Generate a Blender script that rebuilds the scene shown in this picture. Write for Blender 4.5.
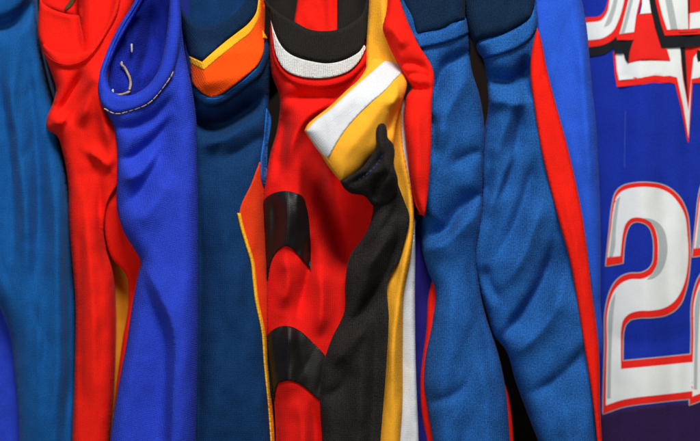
import bpy, math, random
import numpy as np
from mathutils import Vector
from mathutils.geometry import delaunay_2d_cdt

for o in list(bpy.data.objects):
    bpy.data.objects.remove(o)
scene = bpy.context.scene
COL = scene.collection
random.seed(7)

# ------------------------------------------------------------------ camera
CAM_D = 1.30                                    # metres from lens to the row of jerseys
cd = bpy.data.cameras.new('camera')
cam = bpy.data.objects.new('camera', cd)
COL.objects.link(cam)
cam.location = (0, -CAM_D, 0)
cam.rotation_euler = (math.radians(90), 0, 0)
cd.sensor_width = 36
cd.lens = 36 * CAM_D / 0.700
cd.clip_start = 0.05
cd.clip_end = 50
cd.dof.use_dof = True
cd.dof.focus_distance = CAM_D - 0.025
cd.dof.aperture_fstop = 1.9
scene.camera = cam

# ------------------------------------------------------------------ world, lamps, exposure
w = bpy.data.worlds.new('World')
scene.world = w
w.use_nodes = True
bg = w.node_tree.nodes['Background']
bg.inputs['Color'].default_value = (1.0, 0.96, 0.92, 1)
bg.inputs['Strength'].default_value = 0.11

def area(name, loc, target, sx, sy, power, color):
    ld = bpy.data.lights.new(name, 'AREA')
    ld.shape = 'RECTANGLE'
    ld.size, ld.size_y = sx, sy
    ld.energy = power
    ld.color = color
    o = bpy.data.objects.new(name, ld)
    COL.objects.link(o)
    o.location = loc
    d = Vector(target) - Vector(loc)
    o.rotation_euler = d.to_track_quat('-Z', 'Y').to_euler()
    return o

area('key_lamp', (0.12, -1.25, 1.40), (0, 0, -0.10), 0.6, 0.5, 39, (1.0, 0.97, 0.93))
area('fill_lamp', (-0.7, -2.0, 0.25), (0, 0, 0), 0.8, 0.8, 9, (0.93, 0.97, 1.0))

scene.view_settings.view_transform = 'Standard'
scene.view_settings.look = 'None'
scene.view_settings.exposure = 0.0
scene.view_settings.gamma = 1.0

# ------------------------------------------------------------------ materials
def lin(c):
    r = []
    for v in c:
        v = v / 255.0
        r.append(v / 12.92 if v <= 0.04045 else ((v + 0.055) / 1.055) ** 2.4)
    return r

MATS = {}
def fabric(name, rgb, weave='knit', bump=0.35, var=0.25, rough=0.92, sheen=0.06, spec=0.08, scale=1.0, fuzz=0.5):
    """Cloth: UVs are in millimetres of cloth, the weave is a bump made from them."""
    m = bpy.data.materials.new(name)
    m.use_nodes = True
    nt = m.node_tree
    N, L = nt.nodes, nt.links
    b = N['Principled BSDF']
    b.inputs['Roughness'].default_value = rough
    b.inputs['Specular IOR Level'].default_value = spec
    b.inputs['Sheen Weight'].default_value = sheen
    b.inputs['Sheen Roughness'].default_value = 0.4
    c = lin(rgb)
    b.inputs['Sheen Tint'].default_value = [min(1, .35 + .65 * v) for v in c] + [1]
    uv = N.new('ShaderNodeUVMap')
    def math_(op, a, bb=None, cc=None):
        n = N.new('ShaderNodeMath'); n.operation = op
        for i, v in enumerate((a, bb, cc)):
            if v is None: continue
            if isinstance(v, (int, float)): n.inputs[i].default_value = v
            else: L.new(v, n.inputs[i])
        return n.outputs[0]
    # slight wobble so that the weave is not ruler straight
    nz = N.new('ShaderNodeTexNoise'); nz.inputs['Scale'].default_value = 0.09; nz.inputs['Detail'].default_value = 2
    L.new(uv.outputs[0], nz.inputs['Vector'])
    vm = N.new('ShaderNodeVectorMath'); vm.operation = 'MULTIPLY_ADD'
    L.new(nz.outputs['Color'], vm.inputs[0]); vm.inputs[1].default_value = (3.0, 3.0, 0)
    L.new(uv.outputs[0], vm.inputs[2])
    sx = N.new('ShaderNodeSeparateXYZ'); L.new(vm.outputs[0], sx.inputs[0])
    U, V = sx.outputs[0], sx.outputs[1]
    s = scale
    if weave == 'mesh':       # dimpled sports mesh, offset rows
        a = math_('SINE', math_('MULTIPLY', math_('ADD', U, math_('MULTIPLY', V, .85)), 1.75 * s))
        d = math_('SINE', math_('MULTIPLY', math_('SUBTRACT', math_('MULTIPLY', U, .6), math_('MULTIPLY', V, 1.3)), 1.5 * s))
        h = math_('MULTIPLY', a, d)
        h = math_('SMOOTH_MIN', h, 0.25, 0.3)
    elif weave == 'rib':
        a = math_('SINE', math_('MULTIPLY', U, 2.9 * s))
        d = math_('SINE', math_('MULTIPLY', V, 6.0 * s))
        h = math_('ADD', a, math_('MULTIPLY', d, .15))
    elif weave == 'satin':
        d = math_('SINE', math_('MULTIPLY', V, 5.0 * s))
        h = math_('MULTIPLY', d, .4)
    else:                      # fine knit
        a = math_('SINE', math_('MULTIPLY', U, 3.0 * s))
        d = math_('SINE', math_('MULTIPLY', math_('ADD', V, math_('MULTIPLY', math_('ABSOLUTE', a), .4)), 3.3 * s))
        h = math_('ADD', math_('MULTIPLY', a, .5), math_('MULTIPLY', d, .22))
    fz = N.new('ShaderNodeTexNoise'); fz.inputs['Scale'].default_value = 0.5; fz.inputs['Detail'].default_value = 4
    fz.inputs['Roughness'].default_value = .7
    L.new(uv.outputs[0], fz.inputs['Vector'])
    h2 = math_('ADD', math_('MULTIPLY', h, .5), math_('MULTIPLY', fz.outputs[0], fuzz * 3))
    bp = N.new('ShaderNodeBump')
    bp.inputs['Strength'].default_value = bump
    bp.inputs['Distance'].default_value = 0.0008
    L.new(h2, bp.inputs['Height'])
    L.new(bp.outputs[0], b.inputs['Normal'])
    # yarn colour: fine flecks + faint broad unevenness + weave tone
    n2 = N.new('ShaderNodeTexNoise'); n2.inputs['Scale'].default_value = 0.035; n2.inputs['Detail'].default_value = 3
    L.new(uv.outputs[0], n2.inputs['Vector'])
    n3 = N.new('ShaderNodeTexNoise'); n3.inputs['Scale'].default_value = 0.62; n3.inputs['Detail'].default_value = 2
    L.new(uv.outputs[0], n3.inputs['Vector'])
    t = math_('ADD', math_('MULTIPLY', math_('SUBTRACT', n3.outputs[0], .5), var * 3.4),
              math_('MULTIPLY', math_('SUBTRACT', n2.outputs[0], .5), var * 1.5))
    t = math_('ADD', t, math_('MULTIPLY', h, var * .28))
    t = math_('ADD', t, 1.0)
    mx = N.new('ShaderNodeVectorMath'); mx.operation = 'SCALE'
    mx.inputs[0].default_value = c
    L.new(t, mx.inputs['Scale'])
    L.new(mx.outputs[0], b.inputs['Base Color'])
    MATS[name] = m
    return m

fabric('heather_blue_cloth', (33, 88, 157), 'knit', .42, .5, scale=1.15)
fabric('dusky_blue_cloth', (20, 84, 150), 'knit', .36, .25, scale=1.1, sheen=.18)
fabric('royal_mesh', (42, 66, 192), 'mesh', .6, .26)
fabric('royal_binding', (40, 64, 190), 'knit', .45, .2)
fabric('royal_lining', (28, 44, 160), 'mesh', .9, .4)
fabric('bright_royal_mesh', (42, 90, 210), 'mesh', .40, .2, scale=1.15)
fabric('red_cloth', (238, 32, 20), 'knit', .30, .14, scale=1.25)
fabric('crimson_cloth', (222, 26, 20), 'knit', .28, .16)
fabric('navy_cloth', (18, 54, 98), 'knit', .5, .35)
fabric('navy_rib', (18, 42, 72), 'rib', .5, .35, scale=1.3)
fabric('dark_navy_rib', (19, 42, 68), 'rib', .5, .45, scale=1.3)
fabric('orange_knit', (252, 84, 18), 'knit', .35, .16)
fabric('rust_cloth', (226, 60, 24), 'knit', .3, .16, scale=1.3)
fabric('yellow_knit', (252, 178, 40), 'knit', .35, .14)
fabric('gold_cloth', (250, 176, 48), 'knit', .28, .12, scale=1.3)
fabric('sky_blue_cloth', (34, 104, 190), 'knit', .3, .15)
fabric('black_rib', (38, 36, 34), 'rib', .8, .3)
fabric('white_rib', (222, 226, 224), 'rib', .8, .12)
fabric('white_cloth', (212, 216, 220), 'knit', .3, .08)
fabric('black_satin', (23, 21, 20), 'satin', .3, .3, rough=.45, spec=.32, sheen=.03)
fabric('charcoal_cloth', (39, 37, 35), 'knit', .6, .6)
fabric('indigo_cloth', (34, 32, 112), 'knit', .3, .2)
fabric('print_blue_cloth', (25, 48, 158), 'knit', .3, .3)
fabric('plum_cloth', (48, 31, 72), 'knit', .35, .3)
fabric('print_white', (228, 233, 231), 'knit', .2, .06, fuzz=.25)
fabric('print_red', (232, 40, 34), 'knit', .2, .12, fuzz=.25)
fabric('print_grey', (172, 180, 180), 'knit', .2, .08, fuzz=.25)
fabric('print_black', (30, 32, 36), 'knit', .2, .2, fuzz=.25)
fabric('faint_blue_thread', (92, 112, 200), 'rib', .3, .1)
fabric('amber_thread', (214, 140, 34), 'rib', .3, .1)
fabric('tan_thread', (196, 172, 140), 'rib', .6, .3, scale=2)
fabric('white_thread', (225, 222, 212), 'rib', .5, .1, scale=2)
fabric('violet_thread', (70, 66, 150), 'rib', .5, .1, scale=2)
fabric('olive_tag', (78, 62, 34), 'knit', .3, .2)
fabric('dark_backing', (34, 26, 22), 'knit', .3, .3)

# ------------------------------------------------------------------ geometry helpers (picture millimetres -> metres)
def smooth_poly(pts, step, closed=True, corner=55):
    """Catmull-Rom through the points, kept sharp at strong corners, resampled at about step."""
    P = [np.array(p, float) for p in pts]
    n = len(P)
    tang = []
    for i in range(n):
        a = P[(i - 1) % n] if closed or i > 0 else P[i]
        c = P[(i + 1) % n] if closed or i < n - 1 else P[i]
        d1, d2 = P[i] - a, c - P[i]
        l1, l2 = np.linalg.norm(d1), np.linalg.norm(d2)
        if l1 < 1e-9 or l2 < 1e-9:
            tang.append(None if l1 < 1e-9 and l2 < 1e-9 else (d1 + d2) / max(l1 + l2, 1e-9)); continue
        ang = math.degrees(math.acos(np.clip(np.dot(d1, d2) / (l1 * l2), -1, 1)))
        if ang > corner: tang.append(None)
        else:
            tang.append((d1 / l1 * l2 + d2 / l2 * l1) / (l1 + l2))
    out = []
    for i in range(n if closed else n - 1):
        a, b = P[i], P[(i + 1) % n]
        L = np.linalg.norm(b - a)
        if L < 1e-9: continue
        ta = tang[i] if tang[i] is not None else (b - a) / L
        tb = tang[(i + 1) % n] if tang[(i + 1) % n] is not None else (b - a) / L
        k = max(1, int(round(L / step)))
        for j in range(k):
            t = j / k
            h00 = 2 * t ** 3 - 3 * t ** 2 + 1; h10 = t ** 3 - 2 * t ** 2 + t
            h01 = -2 * t ** 3 + 3 * t ** 2; h11 = t ** 3 - t ** 2
            out.append(h00 * a + h10 * L * ta + h01 * b + h11 * L * tb)
    if not closed: out.append(P[-1])
    return np.array(out)

def seg_dist(X, Y, poly, closed=True, full=False):
    """distance to a polyline and the side (+1 = to the left of travel in the picture) for every point"""
    A = poly; B = np.roll(poly, -1, 0)
    if not closed: A, B = A[:-1], B[:-1]
    best = np.full(X.shape, 1e9); side = np.zeros(X.shape); along = np.zeros(X.shape); run = 0.0     # side fades through 0 beyond the ends
    for (ax, ay), (bx, by) in zip(A, B):
        dx, dy = bx - ax, by - ay
        l2 = dx * dx + dy * dy
        if l2 < 1e-12: continue
        ln = math.sqrt(l2)
        t = np.clip(((X - ax) * dx + (Y - ay) * dy) / l2, 0, 1)
        ex, ey = X - ax - t * dx, Y - ay - t * dy
        d = ex * ex + ey * ey
        m = d < best
        best = np.where(m, d, best)
        side = np.where(m, (dy * ex - dx * ey) / np.sqrt(l2 * np.maximum(d, 1e-9)), side)
        along = np.where(m, run + t * ln, along); run += ln
    if full: return np.sqrt(best), side, along / max(run, 1e-9)
    return np.sqrt(best), side

def inside(X, Y, poly):
    r = np.zeros(X.shape, bool)
    n = len(poly); j = n - 1
    for i in range(n):
        xi, yi = poly[i]; xj, yj = poly[j]
        if yi != yj:
            c = ((yi > Y) != (yj > Y)) & (X < (xj - xi) * (Y - yi) / (yj - yi) + xi)
            r ^= c
        j = i
    return r

def vnoise(X, Y, seed):
    rs = np.random.RandomState(seed)
    G = rs.rand(64, 64)
    xi, yi = np.floor(X).astype(int), np.floor(Y).astype(int)
    fx, fy = X - xi, Y - yi
    fx, fy = fx * fx * fx * (fx * (6 * fx - 15) + 10), fy * fy * fy * (fy * (6 * fy - 15) + 10)
    g = lambda a, b: G[a % 64, b % 64]
    return ((g(xi, yi) * (1 - fx) + g(xi + 1, yi) * fx) * (1 - fy) + (g(xi, yi + 1) * (1 - fx) + g(xi + 1, yi + 1) * fx) * fy) - .5

class Cloth:
    """The hanging surface of one garment: outline, how far forward it hangs, how its edges roll back, its folds."""
    def __init__(self, outline, f, roll_w=26, roll_d=34, folds=(), seed=0, rumple=1.0, slope=None, nx=24., ny=70.):
        self.out = smooth_poly(outline, 4.0)
        self.f, self.rw, self.rd = f, roll_w * .8, roll_d * .8
        self.folds = [(smooth_poly(p, 5.0, closed=False), a, wl, wr) for p, a, wl, wr in folds]
        self.seed, self.rumple, self.slope = seed, rumple, slope
        self.nx, self.ny = nx, ny * 1.5
    def depth(self, X, Y):
        D = np.full(X.shape, float(self.f))
        if self.rd:
            d, _ = seg_dist(X, Y, self.out)
            ins = inside(X, Y, self.out)
            d = np.where(ins, d, 0)
            k = 1 - np.clip(d / self.rw, 0, 1)
            D -= self.rd * (1 - np.sqrt(np.clip(1 - k * k, 0, 1)))
        for p, a, wl, wr in self.folds:
            d, s, al = seg_dist(X, Y, p, closed=False, full=True)
            q = np.clip((s + 1) / 2, 0, 1); wd = wl + (wr - wl) * q * q * (3 - 2 * q)
            e = np.clip(np.minimum(al, 1 - al) / .3, 0, 1); e = .15 + .85 * e * e * (3 - 2 * e)
            D += 1.9 * a * e * np.exp(-(np.sqrt(d * d + 1.2) / wd) ** 1.45)
        if self.slope is not None: D += self.slope(X, Y)
        q = self.rumple
        if q:
            wx = X + 6 * vnoise(X / 40, Y / 60, self.seed + 5)
            D += q * (7.0 * vnoise(wx / self.nx, Y / self.ny, self.seed) + 3.6 * vnoise(wx / (self.nx * .5) + Y / 60, Y / (self.ny * .55), self.seed + 1)
                      + 3.4 * np.abs(vnoise((wx + .45 * Y) / 21, (Y - .35 * X) / 58, self.seed + 7)) + 2.6 * np.abs(vnoise((wx - .3 * Y) / 17, (Y + .3 * X) / 66, self.seed + 8))
                      + 1.1 * vnoise(X / 8, Y / 11, self.seed + 2))
        return D

def world_pt(px, py, f):
    k = (CAM_D * 1000 - f) / (CAM_D * 1000)
    return ((px - 350) * k / 1000, -f / 1000, (220.5 - py) * k / 1000)

def link_mesh(name, V, F, mat, parent, uv):
    me = bpy.data.meshes.new(name)
    me.from_pydata(V, [], F)
    me.update()
    lay = me.uv_layers.new(name='UVMap')
    li = np.empty(len(me.loops), int); me.loops.foreach_get('vertex_index', li)
    lay.data.foreach_set('uv', np.asarray(uv, float)[li].ravel())
    me.polygons.foreach_set('use_smooth', [True] * len(me.polygons))
    me.materials.append(MATS[mat])
    o = bpy.data.objects.new(name, me)
    COL.objects.link(o)
    if parent is not None:
        base = Vector(parent.location)
        for v in me.vertices: v.co -= base
        o.parent = parent
    return o

def patch(name, pts, cloth, mat, parent, off=0.0, step=3.0, back=2.0, inset=0.0, puff=(0, 0), rings=None,
          smooth=True, corner=55, wob=0.0, ang=0.0):
    """A piece of cloth cut to an outline and laid on the garment's surface; its rim turns back by `back` mm."""
    B = smooth_poly(pts, step, corner=corner) if smooth else np.array(pts, float)
    keep = [0]
    for i in range(1, len(B)):
        if np.linalg.norm(B[i] - B[keep[-1]]) > .12: keep.append(i)
    B = B[keep]
    x0, y0 = B.min(0); x1, y1 = B.max(0)
    gx, gy = np.meshgrid(np.arange(x0, x1 + step, step), np.arange(y0, y1 + step, step * .87))
    gx = gx + (np.arange(gx.shape[0]) % 2)[:, None] * step * .5
    gx, gy = gx.ravel(), gy.ravel()
    m = inside(gx, gy, B); gx, gy = gx[m], gy[m]
    if len(gx):
        d, _ = seg_dist(gx, gy, B); m = d > step * .55; gx, gy = gx[m], gy[m]
    nb = len(B)
    pts2 = [Vector((float(a), float(b))) for a, b in B] + [Vector((float(a), float(b))) for a, b in zip(gx, gy)]
    res = delaunay_2d_cdt(pts2, [(i, (i + 1) % nb) for i in range(nb)], [], 1, 1e-5)
    vs = np.array([(v.x, v.y) for v in res[0]])
    fs = [tuple(f) for f in res[2]]
    # consistent winding: picture clockwise -> faces the viewer
    F = []
    for a, b, c in fs:
        cr = (vs[b][0] - vs[a][0]) * (vs[c][1] - vs[a][1]) - (vs[b][1] - vs[a][1]) * (vs[c][0] - vs[a][0])
        F.append((a, b, c) if cr < 0 else (a, c, b))
    X, Y = vs[:, 0], vs[:, 1]
    D = cloth.depth(X, Y) + off
    if puff[0]:
        d, _ = seg_dist(X, Y, B)
        k = 1 - np.clip(d / puff[0], 0, 1)
        D = D - puff[1] * (1 - np.sqrt(np.clip(1 - k * k, 0, 1)))
    if wob: D = D + wob * vnoise(X / 6, Y / 6, 99)
    cnt = {}
    for f in F:
        for i in range(3):
            a, b = f[i], f[(i + 1) % 3]
            cnt.setdefault((min(a, b), max(a, b)), []).append((a, b))
    bed = [v[0] for v in cnt.values() if len(v) == 1]
    nrm = np.zeros((len(vs), 2))
    for a, b in bed:
        e = vs[b] - vs[a]
        n = np.array([e[1], -e[0]]); n /= max(np.linalg.norm(n), 1e-9)
        nrm[a] += n; nrm[b] += n
    # outward check against one sample
    if bed:
        a, b = bed[len(bed) // 2]
        mid = (vs[a] + vs[b]) / 2; n = np.array([vs[b][1] - vs[a][1], -(vs[b][0] - vs[a][0])]); n /= max(np.linalg.norm(n), 1e-9)
        if inside(np.array([mid[0] + n[0] * .05]), np.array([mid[1] + n[1] * .05]), B)[0]: nrm = -nrm
    V = [world_pt(x, y, f) for x, y, f in zip(X, Y, D)]
    ca, sa = math.cos(ang), math.sin(ang)
    UV = [(x * ca + y * sa, -x * sa + y * ca) for x, y in zip(X, Y)]
    bv = sorted({i for e in bed for i in e})
    if rings is None: rings = [(back, inset)]
    prev = {i: i for i in bv}
    for bk, ins in rings:
        cur = {}
        for i in bv:
            n = nrm[i]; l = np.linalg.norm(n); n = n / l if l > 1e-9 else n
            x, y = X[i] - n[0] * ins, Y[i] - n[1] * ins
            p = world_pt(X[i], Y[i], D[i]); q = world_pt(x, y, D[i])
            cur[i] = len(V)
            V.append((q[0], -(D[i] - bk) / 1000, q[2]))
            UV.append((UV[i][0] + bk * (1 if n[0] > 0 else -1) * .8, UV[i][1]))
        for a, b in bed:
            F.append((prev[b], prev[a], cur[a], cur[b]))
        prev = cur
    return link_mesh(name, V, F, mat, parent, UV)

BODY_RINGS = [(6, .6), (18, 2.5), (45, 7), (90, 13), (160, 20)]
def body(name, pts, cloth, mat, parent, **k):
    k.setdefault('step', 2.6); k.setdefault('rings', BODY_RINGS)
    return patch(name, pts, cloth, mat, parent, **k)

def tube_pts(path3, r, sides=7):
    V, F = [], []
    n = len(path3)
    for i, p in enumerate(path3):
        t = (path3[min(i + 1, n - 1)] - path3[max(i - 1, 0)])
        t.normalize()
        up = Vector((0, 1, 0))
        s = t.cross(up)
        if s.length < 1e-4: s = Vector((1, 0, 0))
        s.normalize(); u = s.cross(t)
        rr = r * (0.45 if i in (0, n - 1) else 1)
        for k in range(sides):
            a = 2 * math.pi * k / sides
            V.append(p + s * math.cos(a) * rr + u * math.sin(a) * rr)
    for i in range(n - 1):
        for k in range(sides):
            F.append((i * sides + k, i * sides + (k + 1) % sides, (i + 1) * sides + (k + 1) % sides, (i + 1) * sides + k))
    F.append(tuple(range(sides))); F.append(tuple((n - 1) * sides + k for k in range(sides))[::-1])
    return V, F

def threads(name, paths, *a):
    for p in paths: thread(name, [p], *a)

def thread(name, paths, cloth, mat, parent, off, r):
    V, F, UV = [], [], []
    for p in paths:
        P = smooth_poly(p, 1.0, closed=False)
        D = cloth.depth(P[:, 0], P[:, 1]) + off
        p3 = [Vector(world_pt(a, b, c)) for (a, b), c in zip(P, D)]
        if len(p3) < 2: continue
        v, f = tube_pts(p3, r / 1000)
        o = len(V)
        V += [tuple(x) for x in v]; F += [tuple(i + o for i in q) for q in f]
        UV += [(x[0] * 1000, x[2] * 1000) for x in v]
    return link_mesh(name, V, F, mat, parent, UV)

def dashes(path, dash, gap, jit=.4):
    P = smooth_poly(path, .5, closed=False)
    s = np.concatenate([[0], np.cumsum(np.linalg.norm(np.diff(P, axis=0), axis=1))])
    out = []; a = 0
    while a + dash < s[-1]:
        d = dash * random.uniform(.8, 1.15)
        q = [(np.interp(t, s, P[:, 0]), np.interp(t, s, P[:, 1]) + random.uniform(-jit, jit) * .5) for t in np.linspace(a, min(a + d, s[-1]), 5)]
        out.append(q); a += d + gap
    return out

def zigzag(path, pitch, amp):
    P = smooth_poly(path, .3, closed=False)
    s = np.concatenate([[0], np.cumsum(np.linalg.norm(np.diff(P, axis=0), axis=1))])
    n = int(s[-1] / pitch * 2); out = []
    for i in range(n + 1):
        t = s[-1] * i / n
        out.append((float(np.interp(t, s, P[:, 0])), float(np.interp(t, s, P[:, 1]) + (amp if i % 2 else -amp))))
    return out

def dense(path, step=2.0):
    return [tuple(p) for p in smooth_poly(path, step, closed=False)]

GROUP = 'jerseys hanging side by side in a tight row'
def jersey(label, px, cloth_f):
    o = bpy.data.objects.new('jersey', None)
    o.empty_display_size = .02
    COL.objects.link(o)
    o.location = world_pt(px, 520, cloth_f)
    o['label'] = label; o['category'] = 'jersey'; o['group'] = GROUP
    return o

# ------------------------------------------------------------------ setting: dark backing behind the row
me = bpy.data.meshes.new('backdrop')
nx, nz = 40, 30
V = [(-1.3 + 2.6 * i / nx, .62 + .03 * math.sin(i * .9), -.9 + 1.8 * j / nz) for j in range(nz + 1) for i in range(nx + 1)]
F = [(j * (nx + 1) + i, j * (nx + 1) + i + 1, (j + 1) * (nx + 1) + i + 1, (j + 1) * (nx + 1) + i) for j in range(nz) for i in range(nx)]
bk = link_mesh('backdrop', V, F, 'dark_backing', None, [(v[0] * 1000, v[2] * 1000) for v in V])
bk['kind'] = 'structure'

# ================================================================== far left: royal corner behind, dusky blue jersey
j = jersey('royal blue cloth showing only in the bottom left corner behind the dusky blue jersey', 0, -55)
P = [(-70, 200), (-10, 270), (14, 310), (34, 380), (40, 441), (42, 510), (-70, 510)]
c = Cloth(P, -50, 30, 20, seed=3)
body('body', P, c, 'royal_mesh', j)

j = jersey('plain dusky blue jersey with soft vertical folds at the far left', 20, -15)
P = [(-70, -70), (34, -70), (36, 0), (41, 50), (52, 100), (62, 150), (70, 200), (74, 260), (77, 300), (78, 370), (77, 441), (77, 510),
     (20, 510), (19, 441), (18, 410), (14, 370), (10, 335), (2, 312), (-12, 290), (-40, 250), (-70, 200)]
c = Cloth(P, -8, 22, 40, seed=11, rumple=1.1, nx=16, ny=110, folds=[([(2, 40), (14, 120), (24, 200), (28, 300)], 5, 8, 8),
    ([(22, 20), (33, 110), (38, 200), (34, 320)], -8, 8, 9),
    ([(46, 120), (56, 230), (58, 320), (54, 480)], 6, 9, 9),
    ([(-4, 60), (9, 140), (14, 230), (10, 300)], -6, 7, 6),
    ([(40, 250), (40, 350), (36, 480)], 4, 7, 7),
    ([(64, 200), (68, 300), (66, 480)], -4, 5, 5),
    ([(-20, 24), (8, 26), (24, 14), (34, -6)], -10, 6, 7)])
body('body', P, c, 'dusky_blue_cloth', j)
patch('armhole_binding', [(-50, -70), (29, -70), (29, -8), (23, 6), (12, 15), (2, 19), (-15, 21), (-50, 16)], c, 'dusky_blue_cloth', j,
      off=7, step=2, back=8, inset=1, puff=(9, 8))

# ================================================================== gold sliver and red jersey
j = jersey('narrow strip of golden yellow cloth glimpsed between the red and the royal blue jersey', 122, -40)
P = [(95, 225), (150, 225), (150, 300), (140, 400), (130, 510), (95, 510)]
c = Cloth(P, -52, 20, 10, seed=21)
body('body', P, c, 'gold_cloth', j)

j = jersey('bright red jersey with sagging armhole, left of the royal blue mesh one', 80, 10)
OUT = [(39, -70), (38.5, 0), (41, 15), (40.5, 37), (45, 57), (51, 72), (56, 90), (53, 103), (46.5, 120), (46.5, 128), (57, 136), (62.6, 152), (68, 184),
       (69, 220), (72, 260), (75, 295), (74.5, 370), (72, 441), (71, 510), (110, 510), (109.5, 441), (113, 400), (115, 350), (115, 310), (112, 275), (106, 250),
       (108, 225), (125, 200), (133, 170), (128, 130), (112, 112), (108, 96), (110, 70), (122, 36), (138, 0), (152, -70)]
c = Cloth(OUT, 8, 15, 26, seed=31, rumple=.8, folds=[
    ([(84, 66), (76, 84), (64, 104), (52, 121)], -10, 4, 5),
    ([(100, 60), (92, 82), (86, 108), (78, 130)], 9, 9, 8),
    ([(96, 78), (78, 106), (62, 130)], -5, 3, 4),
    ([(50, 119), (60, 122), (70, 116)], 6, 6, 6),
    ([(108, 50), (100, 90), (106, 130), (112, 160)], 8, 7, 8),
    ([(84, 150), (97, 158), (112, 172)], 6, 3, 10),
    ([(82, 170), (88, 240), (94, 330), (92, 441)], 6, 9, 9),
    ([(100, 175), (101, 235), (108, 275)], -6, 3, 4),
    ([(80, 200), (80, 300), (82, 441)], -3, 4, 4)])
BODY = [(45, 56), (55, 64), (66, 66), (82, 63), (92, 52), (104, 35), (113, 15), (119, -20), (122, -70), (152, -70), (138, 0), (122, 36), (110, 70), (108, 96), (112, 112), (128, 130),
        (133, 160), (128, 172), (118, 184), (108, 200), (103.5, 222), (103, 232), (106, 250), (112, 272), (115, 310), (115, 350), (113, 400), (109.5, 441), (110, 510),
        (71, 510), (72, 441), (74.5, 370), (75, 295), (72, 260), (69, 220), (68, 184), (62.6, 152), (57, 136), (46.5, 128), (46.5, 120), (53, 103), (56, 90), (51, 72)]
body('body', BODY, c, 'red_cloth', j)
cr = Cloth([(100, 100), (160, 100), (160, 520), (100, 520)], 0, 0, 0, seed=33, rumple=.4,
           slope=lambda X, Y: -np.clip((Y - 205) * .3, 0, 26))
patch('side_panel', [(103, 160), (102, 200), (103.5, 222), (112, 258), (126, 275), (128.5, 298), (122.5, 340), (117, 380), (113.5, 412), (125, 412), (140, 340),
      (155, 290), (156, 255), (150, 225), (140, 180), (135, 140), (115, 140)], cr, 'red_cloth', j, step=2, back=14, inset=2, puff=(5, 4))
patch('armhole_binding', [(40.3, 30), (42.5, 42), (52, 49.5), (67, 54), (86, 51), (97, 39), (111, 14), (117, -20), (121, -70), (127, -70), (123, -20),
      (117, 16), (105, 38), (95, 54), (83, 64.5), (66, 68), (53, 64), (44, 55), (40.3, 42)], c, 'red_cloth', j, off=5, step=1.6, back=8, inset=1, puff=(5, 5))
threads('seam', [[(43.5, 52), (53, 60.5), (66, 64.5), (83, 61), (94, 51), (104, 36.5)]], c, 'crimson_cloth', j, 4.6, .35)
cl = Cloth([(30, -80), (140, -80), (140, 70), (30, 70)], -6, 0, 0, seed=35, rumple=.5, folds=[([(80, -10), (82, 30), (85, 60)], -7, 3, 4), ([(42, 0), (60, 9), (80, 13)], 4, 5, 5)])
patch('lining', [(39.5, -4), (44, 4), (52, 9), (63, 13), (79, 15.5), (82, 30), (86, 58), (70, 62), (50, 58), (41, 44)], cl, 'red_cloth', j, off=3, step=2, back=10, inset=2, puff=(5, 5))
patch('lining', [(79, -70), (124, -70), (114, 20), (98, 48), (84, 60), (80, 20)], cl, 'red_cloth', j, off=-10, step=2, back=10, puff=(8, 6))
patch('lining', [(38, -70), (90, -70), (90, 22), (60, 22), (40, 12)], cl, 'crimson_cloth', j, off=-34, step=3, back=10)
patch('tag', [(64, 8), (68, 3), (73, -6), (77, -6), (71, 6), (66, 10)], cl, 'olive_tag', j, off=-31, step=1, back=1)

# ================================================================== royal blue mesh jersey
j = jersey('royal blue mesh jersey with open armhole and tan overlock stitches inside', 150, 30)
OUT = [(150, -70), (134, 0), (118, 28), (105, 56), (98, 80), (98, 95), (104, 110), (111, 122), (115, 137), (117, 173), (117.5, 212), (124, 233), (134, 249),
       (140.5, 262), (138, 274), (133, 300), (127, 340), (117.6, 390), (110, 441), (107, 510), (193, 510), (195.5, 441), (198, 320), (198, 220), (197, 160),
       (196, 118), (192, 88), (186, 59), (182, 30), (181, 0), (182, -70)]
c = Cloth(OUT, 34, 20, 30, seed=41, rumple=.8, nx=30, ny=90, folds=[([(136, 252), (158, 292), (172, 326), (175, 350), (173, 385), (171, 441), (170, 520)], 9, 5.5, 34),
    ([(138, 270), (152, 305), (164, 335), (166, 370), (164, 480)], -6, 22, 5),
    ([(108, 126), (130, 128), (155, 117), (178, 90)], -7, 6, 7),
    ([(114, 158), (130, 158), (152, 142), (176, 112)], -9, 8, 8),
    ([(114, 214), (138, 194), (158, 160), (172, 128)], -8, 10, 10),
    ([(118, 180), (136, 176), (158, 150)], 5, 8, 8),
    ([(126, 225), (150, 210), (172, 170)], 5, 14, 14)])
BODY = [(99, 88), (103, 102), (116, 106), (140, 100), (155, 88), (164, 72), (169, 50), (172, 20), (173, -70), (182, -70), (181, 0), (182, 30), (186, 59), (192, 88), (196, 118),
        (197, 160), (198, 220), (198, 320), (195.5, 441), (193, 510), (107, 510), (110, 441), (117.6, 390), (127, 340), (133, 300), (138, 274), (140.5, 262), (134, 249),
        (124, 233), (117.5, 212), (117, 173), (115, 137), (111, 122), (104, 110)]
body('body', BODY, c, 'royal_mesh', j, step=1.7)
RIM_O = [(152, -70), (135, 0), (118, 28), (105, 56), (98.6, 77), (98.4, 93), (103, 107), (113, 114), (131, 112), (149, 104.5), (164, 89), (173, 74), (178, 55), (181, 28), (180, 0), (180, -70)]
RIM_I = [(169, -70), (169.6, 0), (167, 30), (164, 50), (157, 73), (146, 87), (128, 95.5), (113, 92), (106.5, 77), (112.5, 56), (125.5, 30), (143, 0), (162, -70)]
crim = Cloth(OUT, 34, 0, 0, seed=41, rumple=.4, folds=[([(160, -70), (140, 0), (122, 29), (109, 56), (103, 78), (104, 92)], -13, 12, 12)])
rim = patch('armhole_binding', RIM_O + RIM_I, crim, 'royal_binding', j, off=6, step=1.5, back=16, inset=2, puff=(6.5, 9))
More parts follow.
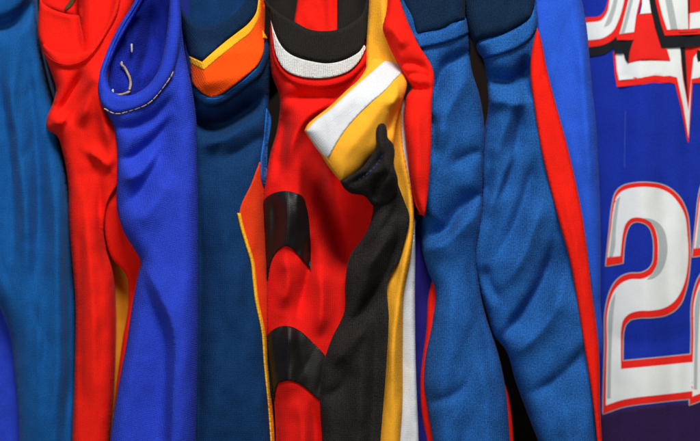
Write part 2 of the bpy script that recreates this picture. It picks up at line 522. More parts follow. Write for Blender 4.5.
mid = [(156, -70), (138, 0), (121, 28.5), (108.5, 56), (102, 77), (102.5, 92)]
thread('seam', [mid], crim, 'royal_binding', j, 5.2, .9)
thread('stitching', dashes([(104, 108.5), (114, 113.5), (131, 110.5), (149, 103), (163, 87.5), (172, 74.5), (174.5, 69)], 6.2, .8), crim, 'tan_thread', j, 2.7, .7)
cl = Cloth([(60, -80), (220, -80), (220, 140), (60, 140)], -4, 0, 0, seed=45, rumple=1.2, nx=14, ny=20,
           slope=lambda X, Y: -np.clip((X - 128) * .9, 0, 46),
           folds=[([(150, 0), (148, 40), (140, 80)], -8, 8, 10)])
patch('lining', [(122, -70), (182, -70), (181, 40), (172, 76), (150, 103), (118, 106), (101, 92), (103, 72), (112, 48), (130, 10)], cl, 'royal_lining', j, off=0, step=2, back=20, puff=(4, 5))
threads('stitching', [[(122, 61.5), (121.5, 64.5), (124, 67), (127.5, 73), (130, 79), (130.5, 85), (129.5, 90)], [(130, 91.5), (124, 94), (118, 95), (114, 94.5)]], cl, 'tan_thread', j, 4.5, 1.25)
threads('stitching', [[(131.5, 43.5), (131.8, 52)], [(112.8, 89), (112.8, 95)]], cl, 'white_thread', j, 4.5, 1.0)

# ================================================================== navy jersey with yellow and orange trim
j = jersey('dark navy jersey with yellow and orange collar stripes and thin yellow piping', 230, 5)
OUT = [(174, -70), (177, 0), (183, 35), (189, 57), (190, 82), (190, 110), (188, 160), (188, 510), (275, 510), (273, 441), (270.5, 405), (268, 365), (268, 330), (268, 290), (266, 240),
       (264, 190), (265, 160), (268, 120), (269.5, 85), (270, 52), (266, 38), (263, 0), (262, -70)]
c = Cloth(OUT, 8, 20, 30, seed=51, rumple=.9, nx=26, ny=60, folds=[([(203, 40), (206, 75), (209, 99)], 7, 9, 34),
    ([(186, 124), (202, 124), (220, 125), (240, 116), (268, 92)], -24, 9, 10),
    ([(195, 146), (218, 140), (240, 126), (262, 106)], 8, 8, 8),
    ([(218, 160), (236, 154), (268, 132)], -6, 7, 8),
    ([(205, 150), (220, 190), (226, 260), (222, 360), (220, 480)], 6, 18, 22),
    ([(196, 170), (200, 250), (199, 330), (199, 480)], -7, 7, 9),
    ([(240, 235), (240, 330), (248, 480)], 4, 14, 14)])
body('body', [(186, 70), (192, 80), (208, 94), (232, 82), (256, 60), (262, 45), (266, 38), (270, 52), (269.5, 85), (268, 120), (265, 160), (264, 190), (266, 240), (268, 290), (268, 330),
     (268, 365), (270.5, 405), (273, 441), (275, 510), (188, 510), (188, 160), (189, 110), (188, 84)], c, 'navy_cloth', j)
cc = Cloth(OUT, 12, 16, 24, seed=53, rumple=.35, folds=[([(201, 40), (204, 70), (210, 99)], 7, 9, 36)])
top_y = [(189, 56), (202, 62), (212, 53), (225, 42), (238, 32), (248, 24), (256, 13), (258.4, 0), (258.5, -70)]
low_y = [(262, -70), (260.5, 0), (259.5, 15), (250, 32.5), (238, 42), (227, 50.5), (215, 60.5), (203.8, 70), (190, 63)]
patch('collar', [(175, -70), (177, 0), (181, 25), (185, 42)] + zigzag(top_y, 2.2, .45) + [(254, -70), (252, -14), (243, 4), (226, 20), (207, 27), (192, 23), (183, 10), (178, -12), (177, -70)][0:9],
      cc, 'navy_rib', j, off=4, step=2, back=9, inset=1.5, puff=(3.5, 4), corner=40, ang=-.5)
patch('yellow_stripe', top_y + low_y, cc, 'yellow_knit', j, off=3.2, step=1.6, back=4, ang=-.5, corner=28)
low_o = [(264, -70), (264, 32), (262.5, 54), (257, 65), (245, 76), (232, 86), (217, 95.5), (211, 97.2), (205, 94.5), (192, 83)]
patch('orange_stripe', [(190, 62), (203.8, 69), (215, 59.5), (227, 49.5), (238, 41), (249, 32), (259, 15), (260, 0), (260.5, -70)] + low_o, cc, 'orange_knit', j, off=2.6, step=1.8, back=5, ang=-.5, corner=28)
patch('collar_binding', [(190, 80), (201, 92), (210, 96.5), (217, 95), (232, 85.5), (245, 75.5), (257, 64.5), (262, 54), (266, 38), (270, 50), (268, 60), (261, 75), (248, 86), (235, 96), (219, 105.5), (209, 107), (198, 101), (190, 92)],
      c, 'navy_cloth', j, off=7, step=1.6, back=9, inset=1, puff=(4, 4.5))
thread('stitching', [[(206, 98.5), (211, 99), (219, 98), (233, 88.5), (246, 79), (257, 69)]], c, 'sky_blue_cloth', j, 6.6, .4)
patch('yellow_tip', [(262.5, 30), (265, 34), (267.5, 38.5), (263, 38)], cc, 'yellow_knit', j, off=4.5, step=1, back=3)
cl = Cloth([(160, -80), (280, -80), (280, 60), (160, 60)], -30, 0, 0, seed=55, rumple=1.0)
patch('lining', [(176, -70), (258, -70), (256, 10), (240, 25), (205, 40), (186, 35), (179, 10)], cl, 'navy_cloth', j, step=3, back=8)
patch('side_panel', [(259.5, 162), (252, 182), (239.5, 214), (243, 232), (251, 256), (255, 290), (262, 330), (266, 362), (272, 362), (272, 290), (270, 240), (268, 190), (264, 165)], c, 'rust_cloth', j, off=1.6, step=2, back=10)
patch('blue_panel', [(266.2, 108), (267, 109), (267, 150), (265.5, 190), (263.5, 186), (260.5, 167), (264, 135)], c, 'sky_blue_cloth', j, off=3.2, step=1.6, back=8)
PIP = [(239, 213), (241, 223), (247, 244), (252.5, 262), (254.5, 280), (256.5, 298), (263.5, 333), (266, 365), (270, 405), (272.5, 441), (274, 510)]
pl = dense(PIP, 4)
patch('piping', [(x - 2.0, y) for x, y in pl] + [(x + 2.2, y) for x, y in pl[::-1]], c, 'yellow_knit', j, off=4, step=1.2, back=6, inset=.6, puff=(2, 3))

# ================================================================== red jersey with black / white rib collar
j = jersey('red jersey with black and white ribbed collar and two glossy black bands', 310, 10)
OUT = [(270, -70), (270, 25), (272, 75), (279, 95), (277, 130), (270, 155), (264.5, 190), (264.5, 225), (267, 279), (266, 310), (267, 337), (271, 375), (274, 400), (276, 441), (276, 510),
       (350, 510), (345, 441), (355, 365), (372, 285), (392, 220), (380, 140), (374, 80), (371, 30), (374, -70)]
c = Cloth(OUT, 12, 20, 28, seed=61, rumple=.9, nx=22, ny=50, folds=[([(336, 118), (334, 160), (337, 200), (344, 240), (352, 285)], -34, 15, 46),
    ([(278, 100), (300, 97), (330, 98), (352, 92)], -7, 5, 6),
    ([(274, 110), (284, 118), (281, 150), (276, 185)], -9, 8, 7),
    ([(350, 92), (326, 104), (304, 120), (293, 140), (286, 175)], 9, 8, 8),
    ([(300, 140), (299, 180), (298, 240)], 5, 9, 7),
    ([(272, 190), (274, 220), (272, 262)], -4, 5, 5),
    ([(285, 180), (287, 215), (286, 262)], 5, 8, 8),
    ([(308, 232), (309, 262), (303, 290), (296, 322)], -10, 4, 7),
    ([(284, 250), (288, 280), (280, 312)], 7, 7, 8),
    ([(318, 262), (322, 300), (318, 340)], 8, 7, 10),
    ([(288, 318), (289, 370), (288, 405)], 6, 9, 11),
    ([(296, 388), (302, 420), (300, 490)], 5, 8, 9),
    ([(312, 395), (316, 441), (316, 490)], -7, 6, 6)])
WHITE_LOW = [(272, 30), (274, 47), (277, 57), (282, 66), (288, 71.5), (296, 75), (315, 78), (335, 76), (350, 70), (359, 61), (364, 52)]
body('body', [(270, 25), (277, 50), (290, 66), (315, 72), (345, 66), (364, 50), (371, 30), (374, 80), (380, 140), (392, 220), (372, 285), (355, 365), (345, 441), (350, 510), (276, 510), (276, 441),
     (274, 400), (271, 375), (267, 337), (266, 310), (267, 279), (264.5, 225), (264.5, 190), (270, 155), (277, 130), (279, 95), (272, 75)], c, 'crimson_cloth', j)
cc = Cloth(OUT, 18, 18, 28, seed=63, rumple=.4)
patch('collar_binding', [(270.5, 22)] + WHITE_LOW + [(369, 44), (369, 56), (361, 70), (352, 79), (336, 86), (314, 88), (297, 85), (286, 79), (277, 68), (272, 52)],
      cc, 'crimson_cloth', j, off=0, step=1.8, back=9, inset=1, puff=(4, 4))
BLACK_LOW = [(271.5, 20), (274.5, 32), (279, 42), (284, 49), (290, 54), (300, 58.5), (312, 61.5), (327, 63.5), (340, 61.5), (352, 56.5), (360, 51), (364, 45)]
patch('white_stripe', [(270.5, 20)] + BLACK_LOW[1:] + [(366, 47)] + WHITE_LOW[::-1], cc, 'white_rib', j, off=2.0, step=1.6, back=4)
patch('collar', zigzag(BLACK_LOW, 2.3, .55) + [(369, 25), (372, 0), (375, -70), (368, -70), (366.5, 0), (360, 17), (352, 23), (345, 27), (327, 31), (310, 29.5), (295, 22), (283, 15.5), (274, 9), (264.5, -2), (262, -70), (255, -70), (262, 0)],
      cc, 'black_rib', j, off=3.4, step=1.7, back=9, inset=1.5, puff=(4, 5), corner=40)
cl = Cloth([(240, -80), (400, -80), (400, 60), (240, 60)], -26, 0, 0, seed=65, rumple=1.0, folds=[([(330, -70), (331, 40)], -10, 4, 6)])
patch('lining', [(262, -70), (374, -70), (370, 40), (320, 45), (275, 35), (266, 10)], cl, 'black_rib', j, off=-6, step=3, back=8)
patch('lining_panel', [(301, -70), (297.5, 0), (292, 36), (315, 42), (337, 42), (337, -70)], cl, 'red_cloth', j, off=0, step=2, back=4, puff=(3, 3))
patch('side_panel', [(370, 70), (368, 58), (371, 25), (377, -5), (380, -70), (390, -70), (386, 70)], cl, 'crimson_cloth', j, off=4, step=2, back=6)
patch('black_band', [(262, 206), (264, 200), (269.6, 195), (276, 192.3), (284, 191), (294, 192.5), (303, 197), (306.5, 207), (310, 235), (311, 271), (304, 262), (297, 254), (291, 248), (285.5, 246), (279.5, 249), (273.5, 256), (269.5, 267), (267, 281), (262, 281)],
      c, 'black_satin', j, off=1.6, step=1.6, back=3)
patch('black_band', [(265, 339), (269, 333), (275, 328.5), (283, 326), (292, 327), (300, 331), (312, 342), (325, 356), (330, 404), (322, 402), (310, 392), (299, 383.5), (288, 380.5), (278, 383), (275, 392), (274, 402), (268, 385)],
      c, 'black_satin', j, off=1.6, step=1.6, back=3)
threads('seam', [[(287, 191.5), (287.5, 215), (286.5, 245)], [(288, 326.5), (289, 350), (288.5, 380)]], c, 'black_satin', j, 1.5, .9)

# ================================================================== yellow / black jersey with folded-over trim
j = jersey('charcoal and golden yellow jersey whose white striped edge is folded over sideways', 370, 40)
OUT = [(371, 200), (371, 220), (364, 236), (350, 256), (345, 285), (344.5, 310), (331, 340), (323, 365), (320, 395), (322, 441), (323, 510), (395, 510), (397, 441), (402, 385), (404, 320), (405, 280),
       (408, 262), (412, 240), (414, 217), (409, 190), (400, 165), (390, 150), (370, 165), (355, 180), (362, 193)]
c = Cloth(OUT, 40, 16, 26, seed=71, rumple=1.0, nx=20, ny=60, folds=[([(390, 188), (386, 222), (372, 262), (356, 310)], 8, 13, 10),
    ([(402, 215), (394, 250), (380, 285), (362, 312), (340, 340)], -9, 6, 9),
    ([(402, 192), (388, 222), (368, 248), (350, 264)], -6, 5, 8),
    ([(398, 225), (380, 250), (360, 275)], 5, 7, 7),
    ([(372, 320), (352, 342), (330, 370)], 7, 10, 10),
    ([(366, 330), (362, 380), (360, 480)], 5, 12, 12),
    ([(310, 400), (338, 390), (362, 366)], -3, 8, 7),
    ([(378, 300), (374, 380), (370, 480)], -5, 8, 6)])
body('body', [(371, 200), (371, 220), (364, 236), (350, 256), (345, 285), (344.5, 310), (331, 340), (323, 365), (320, 395), (322, 441), (323, 510), (378, 510), (380.5, 441), (385, 385), (388.8, 320), (390, 275),
     (398, 262), (405, 240), (409.5, 217), (403.5, 199), (397, 181), (392, 162), (382, 160), (368, 175), (358, 188), (366, 196)], c, 'charcoal_cloth', j)
cs = Cloth([(360, -80), (420, -80), (420, 520), (360, 520)], 12, 0, 0, seed=73, rumple=.7, nx=14, ny=60, folds=[
    ([(402, 100), (404, 150), (411, 195), (412, 230), (404, 270), (396, 320), (392, 441)], 7, 7, 7),
    ([(414, 220), (410, 262), (404, 292), (402.5, 345), (401, 441)], -3, 4, 4),
    ([(384, -60), (384, 20), (388, 60)], 8, 10, 10)])
patch('side_stripe', [(371, -70), (369, 0), (366, 70), (372, 130), (385, 200), (392, 240), (380, 290), (376, 400), (370, 510), (398, 510), (400, 441), (402.2, 410), (402.8, 345), (404.5, 291), (410.5, 260), (414, 222),
      (413.5, 202), (409.5, 177), (404, 149), (402.5, 108), (403, 85), (400, 60), (398, 20), (399, 0), (402, -70)], cs, 'gold_cloth', j, off=6, step=2, back=30, inset=4, puff=(6, 7))
patch('white_stripe', [(408, 255), (400, 300), (395, 441), (392, 510), (420, 510), (418.8, 441), (417.5, 410), (415.5, 350), (415, 300), (415.3, 250), (415, 218)], cs, 'white_cloth', j, off=-5, step=2, back=20, inset=3, puff=(6, 6))
patch('white_stripe', [(396, 90), (403, 88), (406, 104), (407, 140), (411.5, 172), (414, 205), (405, 190), (398, 150)], cs, 'white_cloth', j, off=1, step=2, back=14, puff=(4, 4))
thread('seam', [[(394.5, 272), (392.5, 300), (391.8, 330), (389, 385), (385, 441), (382, 500)]], cs, 'amber_thread', j, 5.4, .35)
FL = [(304.3, 131), (308, 124), (313, 119.5), (329.5, 106.5), (347, 90), (360, 78), (367, 66), (370, 50), (371, 20), (373, -70), (404, -70), (401, 0), (394, 18), (393, 32), (398, 48), (404, 66), (407, 84), (401, 105), (396, 125), (394, 146), (380, 152), (371, 157), (359, 171), (349, 178), (341, 182), (335, 175), (329.5, 168), (320.6, 154), (311, 141)]
cf = Cloth(FL, 66, 16, 16, seed=75, rumple=.5, slope=lambda X, Y: 6 - np.clip((X - 330) * .22, 0, 18) - 62 * (lambda t: t * t * (3 - 2 * t))(np.clip((105 - Y) / 75, 0, 1)) * np.clip((X - 335) / 30, 0, 1), folds=[
    ([(398, 70), (380, 110), (350, 150), (335, 170)], 5, 18, 14),
    ([(402, 96), (392, 120), (385, 140)], -7, 5, 6),
    ([(395, 78), (397, 96), (390, 112)], 5, 5, 5)])
patch('folded_edge', FL, cf, 'gold_cloth', j, step=1.8, rings=[(4, .4), (10, 2), (20, 6)], ang=.9)
patch('white_stripe', [(306.5, 131), (313, 123.2), (330, 109.8), (348, 93.2), (360, 82.5), (371, 73), (380, 65), (387, 59.5), (399, 50), (409, 66), (396, 78), (384, 91), (371, 102), (359, 113.5), (347, 127), (337, 141.5), (328, 158), (320.6, 153), (311.5, 140.5)],
      cf, 'white_cloth', j, off=1.3, step=1.6, back=2.5, ang=.9)
thread('seam', [[(309.5, 134.5), (319, 147.5), (328.5, 161), (339.5, 176)]], cf, 'amber_thread', j, 1.3, .3)
BB = [(340, 181), (350, 175.5), (359, 170), (366, 163), (371.5, 155), (376.5, 143), (375.5, 136), (375, 130), (377, 124.5), (380.5, 122.5), (385, 124.5), (387, 130), (388, 138), (392.5, 143), (394.5, 150), (394, 164), (398, 181), (396, 196), (386, 206), (374, 206), (364, 196), (350, 193), (343, 187)]
cb = Cloth(BB, 76, 7, 10, seed=77, rumple=.5, slope=lambda X, Y: -np.clip((X - 345) * .2, 0, 8) - np.clip((Y - 172) * .7, 0, 26), folds=[
    ([(345, 186), (362, 178), (378, 162), (388, 150)], -3, 3, 5), ([(380, 124), (381, 140), (386, 160), (388, 200)], 5, 6, 6), ([(372, 205), (378, 185), (392, 168)], -5, 4, 5)])
patch('armhole_binding', BB, cb, 'charcoal_cloth', j, step=1.6, rings=[(4, .3), (14, 1), (26, 3)])
thread('stitching', dashes([(359, 180), (366, 175), (374, 168), (380, 160), (385, 152.5)], 2.8, 2.0), cb, 'violet_thread', j, .3, .6)

# ================================================================== indigo sliver behind
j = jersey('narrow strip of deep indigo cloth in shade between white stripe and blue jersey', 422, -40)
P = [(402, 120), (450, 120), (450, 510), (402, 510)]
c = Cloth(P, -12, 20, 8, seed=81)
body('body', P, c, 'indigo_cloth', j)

# ================================================================== two blue jerseys with navy rib
j = jersey('blue jersey with navy ribbed armhole and red panel along its left side', 450, 20)
OUT = [(386, -70), (385, 14), (382, 27), (389, 46), (397, 62), (406, 78), (412, 87), (406, 98), (404.5, 107), (407, 150), (412, 190), (420, 213), (423, 222), (421.5, 245), (427, 268), (435, 290),
       (432.6, 320), (425, 360), (424, 388), (427.6, 410), (432.6, 441), (436, 510), (514, 510), (510, 441), (505, 385), (496, 346), (487, 320), (480, 290), (478, 250), (482, 220), (483, 190), (484, 165), (484.5, 128), (480, 97), (471, 66), (470, 40), (467, 18), (466, -70)]
c = Cloth(OUT, 24, 22, 36, seed=91, rumple=1.0, nx=24, ny=60, folds=[([(480, 40), (466, 54), (448, 64), (431, 99), (424, 110)], -9, 7, 7),
    ([(480, 60), (462, 84), (444, 120), (436, 160)], 7, 12, 12),
    ([(428, 110), (434, 135), (432, 165)], -6, 6, 8),
    ([(450, 168), (462, 160), (484, 150)], -5, 5, 8),
    ([(412, 244), (432, 236), (447, 230), (457, 214), (482, 194), (490, 190)], -13, 4, 16),
    ([(420, 252), (445, 243), (464, 224), (484, 208)], 6, 14, 5),
    ([(450, 255), (452, 310), (446, 380), (446, 480)], 6, 14, 14),
    ([(466, 240), (472, 280), (484, 330), (492, 380)], -5, 8, 6),
    ([(416, 388), (430, 402), (450, 398), (470, 380)], -4, 5, 8),
    ([(482, 350), (487, 400), (486, 480)], 4, 10, 10)])
body('body', [(396, -70), (405, 20), (416, 44), (432, 70), (430.5, 100), (430, 150), (425, 200), (421.5, 222), (421.5, 245), (427, 268), (435, 290), (432.6, 320), (425, 360), (424, 388), (427.6, 410), (432.6, 441), (436, 510),
     (514, 510), (510, 441), (505, 385), (496, 346), (487, 320), (480, 290), (478, 250), (482, 220), (483, 190), (484, 165), (484.5, 128), (480, 97), (471, 66), (470, 40), (467, 18), (466, -70)], c, 'heather_blue_cloth', j)
cp = Cloth(OUT, 42, 10, 18, seed=93, rumple=.5, folds=[([(398, 66), (412, 64), (430, 72)], -4, 3, 5), ([(404, 76), (418, 74), (432, 78)], -3, 3, 4), ([(410, 88), (420, 90), (432, 88)], -5, 4, 5), ([(386, 22), (396, 34), (406, 50)], 4, 6, 6), ([(418, 100), (418, 200)], 4, 8, 8)])
patch('side_panel', [(386, -70), (385, 14), (382, 27), (389, 46), (397, 62), (406, 78), (412, 87), (406, 98), (404.5, 107), (407, 150), (412, 190), (420, 213), (424.5, 217), (427, 200), (431, 150), (432, 100), (433.5, 72), (417, 42), (407, 20), (400, 0), (396, -70)],
      cp, 'red_cloth', j, off=1, step=1.8, rings=[(5, .4), (14, 2), (40, 6), (80, 10)], puff=(5, 3))
cq = Cloth([(400, 250), (530, 250), (530, 520), (400, 520)], -6, 0, 0, seed=94, rumple=.4)
patch('side_panel', [(436, 270), (429.5, 292), (426.5, 330), (420.5, 385), (421.5, 410), (426.5, 441), (430, 510), (450, 510), (450, 270)], cq, 'red_cloth', j, step=2, back=40, puff=(4, 4))
patch('side_panel', [(498, 370), (507, 390), (511, 412), (513.5, 441), (516, 510), (498, 510)], cq, 'crimson_cloth', j, step=2, off=-14, back=30, puff=(3, 3))
cc = Cloth([(392, -70), (398, 0), (407, 20), (415, 40), (440, 34), (467, 22), (467, -70)], 30, 16, 20, seed=95, rumple=.5)
patch('rib_trim', [(394, -70), (399, 0), (406.5, 19)] + zigzag([(413.6, 36.5), (435, 32.5), (455, 25), (465, 19)], 2, .25) + [(465, 0), (465, -70)], cc, 'dark_navy_rib', j, off=-2, step=2, back=8, puff=(3, 3), corner=40)
patch('armhole_binding', [(413.5, 36), (435, 31.5), (455, 24), (464.5, 17.5), (467, 19), (470, 33), (455, 40), (440, 44.5), (418, 49)], c, 'heather_blue_cloth', j, off=6, step=1.6, back=8, inset=1, puff=(4, 4.5))

j = jersey('blue jersey with navy ribbed armhole beside the long red stripe', 530, 10)
OUT = [(466, -70), (467, 20), (475, 44), (483.5, 60), (486.5, 80), (488.5, 103), (486, 122), (482.5, 140), (481, 175), (481, 205), (474, 235), (471.5, 252), (478, 285), (487, 312), (495, 337), (505, 349), (515, 380), (526, 410),
       (538, 441), (562, 510), (606, 510), (601, 441), (599, 350), (585, 222), (568, 145), (553, 90), (544, 50), (538, 0), (537, -70)]
c = Cloth(OUT, 14, 20, 32, seed=101, rumple=1.0, nx=26, ny=55, folds=[([(478, 84), (492, 80), (508, 82), (522, 76), (536, 58)], -14, 9, 10),
    ([(524, 50), (528, 75), (527, 105)], -6, 8, 5),
    ([(482, 106), (500, 100), (520, 104), (532, 98)], 8, 10, 9),
    ([(514, 100), (506, 125), (494, 160), (484, 190)], 6, 9, 9),
    ([(526, 92), (520, 120), (516, 150), (498, 200), (486, 215)], -8, 8, 8),
    ([(492, 145), (490, 170), (485, 205)], -6, 6, 8),
    ([(524, 140), (508, 165), (494, 200), (480, 226)], 7, 8, 8),
    ([(538, 150), (526, 190), (510, 235), (494, 262)], -8, 8, 9),
    ([(545, 190), (532, 235), (512, 275), (498, 292)], 6, 9, 9),
    ([(484, 262), (490, 285), (502, 305)], -6, 6, 7),
    ([(556, 235), (545, 272), (524, 310), (504, 334), (495, 342)], -11, 5, 13),
    ([(566, 280), (550, 318), (524, 346), (508, 356)], 7, 11, 10),
    ([(590, 340), (578, 358), (553, 382), (525, 396)], -5, 6, 9),
    ([(562, 392), (572, 450), (578, 490)], 5, 12, 12)])
body('body', OUT, c, 'heather_blue_cloth', j)
SL = [(537.5, 28), (533, 45), (531, 60), (531, 77), (534, 102), (541, 147), (550, 186), (559, 220), (570.5, 262), (578, 305), (586, 355), (593, 400), (597.5, 441), (600, 510)]
SR = [(606, 510), (602, 441), (600.5, 410), (598.5, 345), (591, 285), (583, 220), (567, 145), (552, 90), (546, 65), (540.5, 37)]
cs = Cloth(OUT, 16, 8, 8, seed=101, rumple=.5, folds=[([(560, 180), (575, 240), (590, 330)], 2, 5, 5)])
patch('side_stripe', SL + SR, cs, 'red_cloth', j, off=6, step=1.8, rings=[(5, .3), (14, 2), (40, 6)], puff=(4, 3))
cc = Cloth([(464, -70), (466, 20), (474, 42), (500, 38), (537, 20), (540, -70)], 24, 16, 20, seed=105, rumple=.5)
patch('rib_trim', [(466, -70), (466.5, 20), (473.5, 41)] + zigzag([(477, 45), (497, 38.5), (517, 28.5), (530, 18), (534.5, 5)], 2, .25) + [(535.5, -10), (536, -70)], cc, 'dark_navy_rib', j, off=-2, step=2, back=8, puff=(3, 3), corner=40)
patch('armhole_binding', [(475, 43.5), (497, 37), (517, 27.5), (529, 17.5), (534, 5), (536.5, 6), (537.5, 22), (533, 36), (520, 47), (503, 54), (484, 59), (478, 52)], c, 'heather_blue_cloth', j, off=6, step=1.6, back=8, inset=1, puff=(4, 4.5))

# ================================================================== bright royal mesh jersey
j = jersey('bright royal blue mesh jersey tapering down between red stripe and numbered jersey', 570, -10)
P = [(525, -70), (527, 10), (532, 60), (550, 150), (566, 220), (584, 345), (592, 372), (599, 360), (600.5, 300), (600.5, 220), (598.5, 165), (595.5, 116), (592.5, 91), (590, 62), (586, 22), (582, 0), (578, -70)]
c = Cloth(P, 0, 16, 22, seed=111, rumple=.6, folds=[([(575, 0), (582, 60), (588, 140), (592, 220)], 4, 8, 6)])
body('body', P, c, 'bright_royal_mesh', j)

# ================================================================== numbered jersey at the right
j = jersey('blue jersey with a big white number edged in red and outlined lettering above it', 680, -60)
P = [(560, -70), (820, -70), (820, 510), (560, 510)]
c = Cloth(P, -46, 0, 0, seed=121, rumple=.28, nx=50, ny=140, folds=[([(648, -90), (640, 120), (646, 300), (640, 540)], 3, 16, 24), ([(668, 60), (664, 200), (672, 330), (668, 540)], -3.5, 12, 16), ([(600, 330), (640, 345), (700, 330)], -2, 14, 18), ([(616, -90), (620, 100), (612, 280), (618, 540)], -3, 9, 14)],
          slope=lambda X, Y: -.0024 * (X - 668) ** 2 * (X < 668) - .0012 * (X - 668) ** 2 * (X > 668) - 16 * np.exp(-((X - 690) / 9.) ** 2) * np.clip((Y + 10) / 120, 0, 1) * .35)
body('body', P, c, 'print_blue_cloth', j, step=4)
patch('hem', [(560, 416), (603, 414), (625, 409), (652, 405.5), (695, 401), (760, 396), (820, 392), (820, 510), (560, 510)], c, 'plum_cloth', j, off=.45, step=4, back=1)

def grow(pts, d):
    P = smooth_poly(pts, 3, corner=42)
    e = np.roll(P, -1, 0) - np.roll(P, 1, 0); e /= np.maximum(np.linalg.norm(e, axis=1), 1e-9)[:, None]
    n = np.stack([e[:, 1], -e[:, 0]], 1)
    t = P + n * .2
    if inside(t[:, 0], t[:, 1], P).mean() > .5: n = -n
    return [tuple(p) for p in P + n * d]

def printed(name, pts, mat, lvl, smooth=False, parent=j, sh=(0, 0)):
    return patch(name, [(x + sh[0], y + sh[1]) for x, y in pts], c, mat, parent, off=.9 + .4 * lvl, step=3.2, rings=[], smooth=smooth, corner=42)

# number: red outline then white fill then grey bevel
TWO_OUT = [(605.8, 266), (607, 254), (609.5, 230), (612.5, 204), (615, 194), (619, 188.5), (625, 185), (632, 183.4), (651, 182.8), (661, 184.5), (669, 188), (675, 192.5), (680, 198), (684, 205), (687, 213), (689.3, 232), (689.5, 268), (688, 280), (685.5, 291),
           (681, 303), (675, 310), (666, 315), (653, 317.3), (638, 318), (630, 320), (625.5, 325), (623.5, 332), (622.8, 346), (622.6, 361), (660, 357.5), (694.3, 354), (694.8, 375), (694.2, 398.5), (672, 400.5), (652, 402.8), (637, 404.5), (623, 407), (612, 410.5), (603, 414),
           (603.3, 398), (604.8, 347), (606, 307), (608.5, 296), (612, 287), (616.5, 280.5), (622, 276), (629, 273.6), (642, 272.5), (648, 269.5), (652, 264.5), (653.8, 252), (652.5, 235), (650.5, 229), (646.5, 224.5), (641.5, 222.2), (636.8, 221.6), (632, 223), (628.5, 227), (626, 234), (624, 246), (622.9, 263)]
TWO_IN = [(607.5, 257.5), (608.6, 247), (611, 229), (614, 206), (616.5, 197), (620.5, 192.3), (626, 189.3), (633, 187.7), (651, 187.2), (660, 188.7), (667, 191.7), (672.5, 195.7), (677, 201), (681.3, 207.5), (684.7, 215), (687.3, 233), (687.5, 267), (685.5, 279), (683, 287), (678.5, 296),
          (672.5, 303), (664, 308), (652, 310.5), (637, 311.3), (629, 314), (623.5, 319.5), (621.3, 328), (620.8, 345), (621, 369), (658, 365.5), (693, 362), (693.2, 375), (692.6, 391), (672, 393.5), (651, 395.8), (636, 397.5), (622, 400), (611, 403.5), (605.8, 405.5),
          (605.9, 394), (607, 347), (608.2, 308), (610.8, 298.5), (614, 291), (618.5, 285.5), (623.5, 281.8), (630, 279.4), (643, 278.6), (651, 274.5), (656, 267), (658, 252), (656.3, 233.5), (653.5, 226), (648.5, 220.7), (642, 218), (636.5, 217.4), (630.5, 218.8), (625.7, 224), (623, 233), (621.3, 246), (620.4, 256)]
BEV = [(643, 218), (651, 219), (658.5, 223), (664, 230), (666.8, 240), (666.8, 256), (664, 266), (659, 274), (652, 278.5), (647, 279.3), (653, 272), (657, 264), (658.6, 252), (656.9, 233), (653.7, 225)]
LBV = [(610.5, 245), (612, 229), (615, 207), (617, 199), (620.5, 196), (618.5, 206), (616, 228), (614.5, 250), (613, 256), (609, 257)]
LB2 = [(607.2, 398), (608.2, 347), (609.4, 309), (611.8, 300), (615.6, 293), (614.5, 303), (613, 320), (611.5, 350), (610.5, 398)]
for sh in ((0, 0), (86.5, -9)):
    o = patch('digit', [(x + sh[0], y + sh[1]) for x, y in grow(TWO_OUT, .9)], c, 'print_grey', j, off=.8 + (.17 if sh[0] else 0), step=3.0, rings=[], corner=42)
    for nm, pts, mt, lv in (('outline', TWO_OUT, 'print_red', .5), ('fill', TWO_IN, 'print_white', 1), ('bevel', BEV, 'print_grey', 2), ('bevel', LBV, 'print_grey', 2), ('bevel', LB2, 'print_grey', 2)):
        q = printed(nm, pts, mt, lv + (.17 if sh[0] else 0), True, None, sh)
        for v in q.data.vertices: v.co -= Vector(j.location)
        q.parent = o

def letter(name, *pieces):
    first = None
    for nm, pts, mt, lv, sm in pieces:
        if first is None:
            first = printed(name, pts, mt, lv, sm)
        else:
            q = printed(nm, pts, mt, lv, sm, None)
            for v in q.data.vertices: v.co -= Vector(j.location)
            q.parent = first
    return first

# first letter: curved stroke turning up
letter('letter',
    ('shadow', [(574, 46), (591, 44), (604, 41), (612, 35), (616, 38), (615, 47), (605, 54), (592, 56.5), (574, 58)], 'print_black', .5, True),
    ('outline', [(574, 18), (589, 17.3), (600, 15.8), (604.5, 11), (606.8, 4), (607.5, -70), (627, -70), (626, 0), (620.5, 24), (614.8, 38), (604.7, 44.3), (591.6, 46.8), (574, 48)], 'print_red', 1, True),
    ('fill', [(574, 24), (589, 22.5), (601.5, 20), (606.8, 13), (609.6, 0), (610, -70), (625, -70), (624.2, 0), (618.7, 19.7), (613, 31), (603, 38), (590.7, 40), (574, 41)], 'print_white', 2, True),
    ('bevel', [(608, 17), (611.5, 8), (613.5, 0), (614, -70), (619, -70), (617.5, 0), (614, 14), (609.5, 24), (604, 27)], 'print_grey', 3, True))
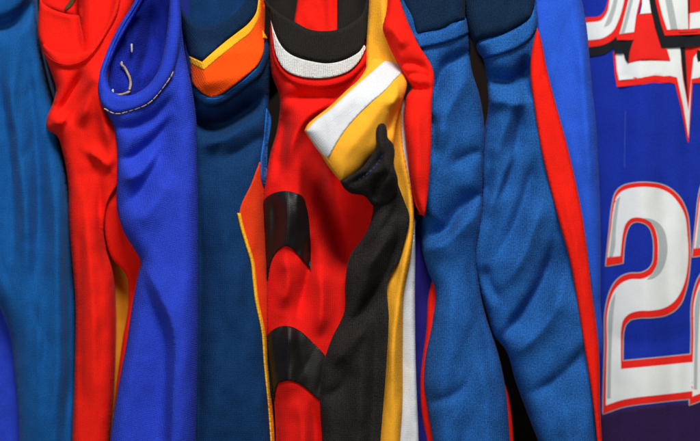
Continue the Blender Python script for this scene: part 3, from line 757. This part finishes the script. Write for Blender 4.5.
# second letter: A on a red ground, white underline ending in a spike
letter('letter',
    ('outline', [(613.2, 52), (616, 50), (628, 38), (660, 30), (702, 26), (800, 20), (800, 80), (700, 83), (692.8, 83), (691.3, 105), (688.6, 143), (687.4, 141), (681, 108), (675, 84), (670, 82.5), (640, 84.5), (617, 87), (614.8, 75)], 'print_red', 0, False),
    ('underline', [(615.6, 54), (626, 52), (668, 47), (681, 47), (681, 62), (683, 80), (688.5, 111), (691, 82), (693.5, 58), (699, 50), (800, 44), (800, 75), (697, 78), (691.5, 79), (690, 108), (688.6, 138), (683.3, 106), (677, 77.5), (670, 75.8), (640, 78), (619, 80.2), (616.8, 70)], 'print_white', 1, False),
    ('shadow', [(680, 47), (685, 47), (687, 80), (688.6, 104), (683.5, 78)], 'print_black', 2, False),
    ('shadow', [(697, 50), (800, 44), (800, 58), (698, 62), (696.5, 56)], 'print_black', 2, False),
    ('ground', [(636, 14), (651.5, 13), (656, 30), (661, 47), (667, 49), (670.4, 60.6), (627.7, 63.2), (630, 50), (633, 36)], 'print_red', 3, False),
    ('shadow', [(613.5, 40.5), (618, 38), (634, 37), (632.6, 42), (629.6, 52), (628.3, 63.5), (625.5, 60), (623.6, 53.6), (614.5, 53.8)], 'print_black', 4, False),
    ('shadow', [(648, -70), (655, -70), (655.5, 0), (659, 16), (665, 33), (702, 31.5), (800, 27), (800, 40), (700, 46), (672, 48), (661.4, 48.2), (655, 28), (649, 0)], 'print_black', 4, False),
    ('outline', [(630, -70), (642, -70), (641.5, 0), (637.5, 16), (635, 33), (634.2, 40), (617, 40), (616, 35.5), (620.5, 24), (626.5, 0)], 'print_red', 5, False),
    ('fill', [(630, -70), (640.5, -70), (639.6, 0), (636, 16), (634, 32), (619.4, 34), (622, 25), (628.5, 0)], 'print_white', 6, False),
    ('bevel', [(630, -70), (633, -70), (633, 0), (628, 20), (624.5, 32.8), (620.5, 33.3), (623.5, 24), (629.5, 0)], 'print_grey', 7, False),
    ('fill', [(643, -70), (648, -70), (649.2, 0), (651.2, 13), (640, 14), (642, 5)], 'print_white', 5, False),
    ('outline', [(655, -70), (690, -70), (690, -5), (689, 30), (702, 29.3), (702, 34), (664.8, 35.6), (661, 24), (657, 8), (655.2, 0)], 'print_red', 5, False),
    ('fill', [(658, -70), (687, -70), (687.4, 0), (688.2, 29), (667.2, 29.8), (662.5, 16), (658.6, 0)], 'print_white', 6, False),
    ('bevel', [(665, -70), (671, -70), (672, 0), (675, 15), (677.5, 29), (671, 29.3), (668, 14), (665.5, 0)], 'print_grey', 7, False),
    ('shadow', [(687.8, -70), (690.5, -70), (689.8, 12), (688.2, 14)], 'print_black', 7, False))
letter('letter',
    ('outline', [(689.8, -70), (800, -70), (800, 27), (702, 34), (689, 34.5), (689, 28)], 'print_red', 5.5, False),
    ('fill', [(690, 13.5), (701, 11.5), (800, 6), (800, 20), (701, 28), (689.5, 29)], 'print_white', 6.6, False))
thread('loose_thread', [[(625.5, 110), (625, 130), (624.6, 150), (624.5, 168)]], c, 'faint_blue_thread', j, .3, .17)
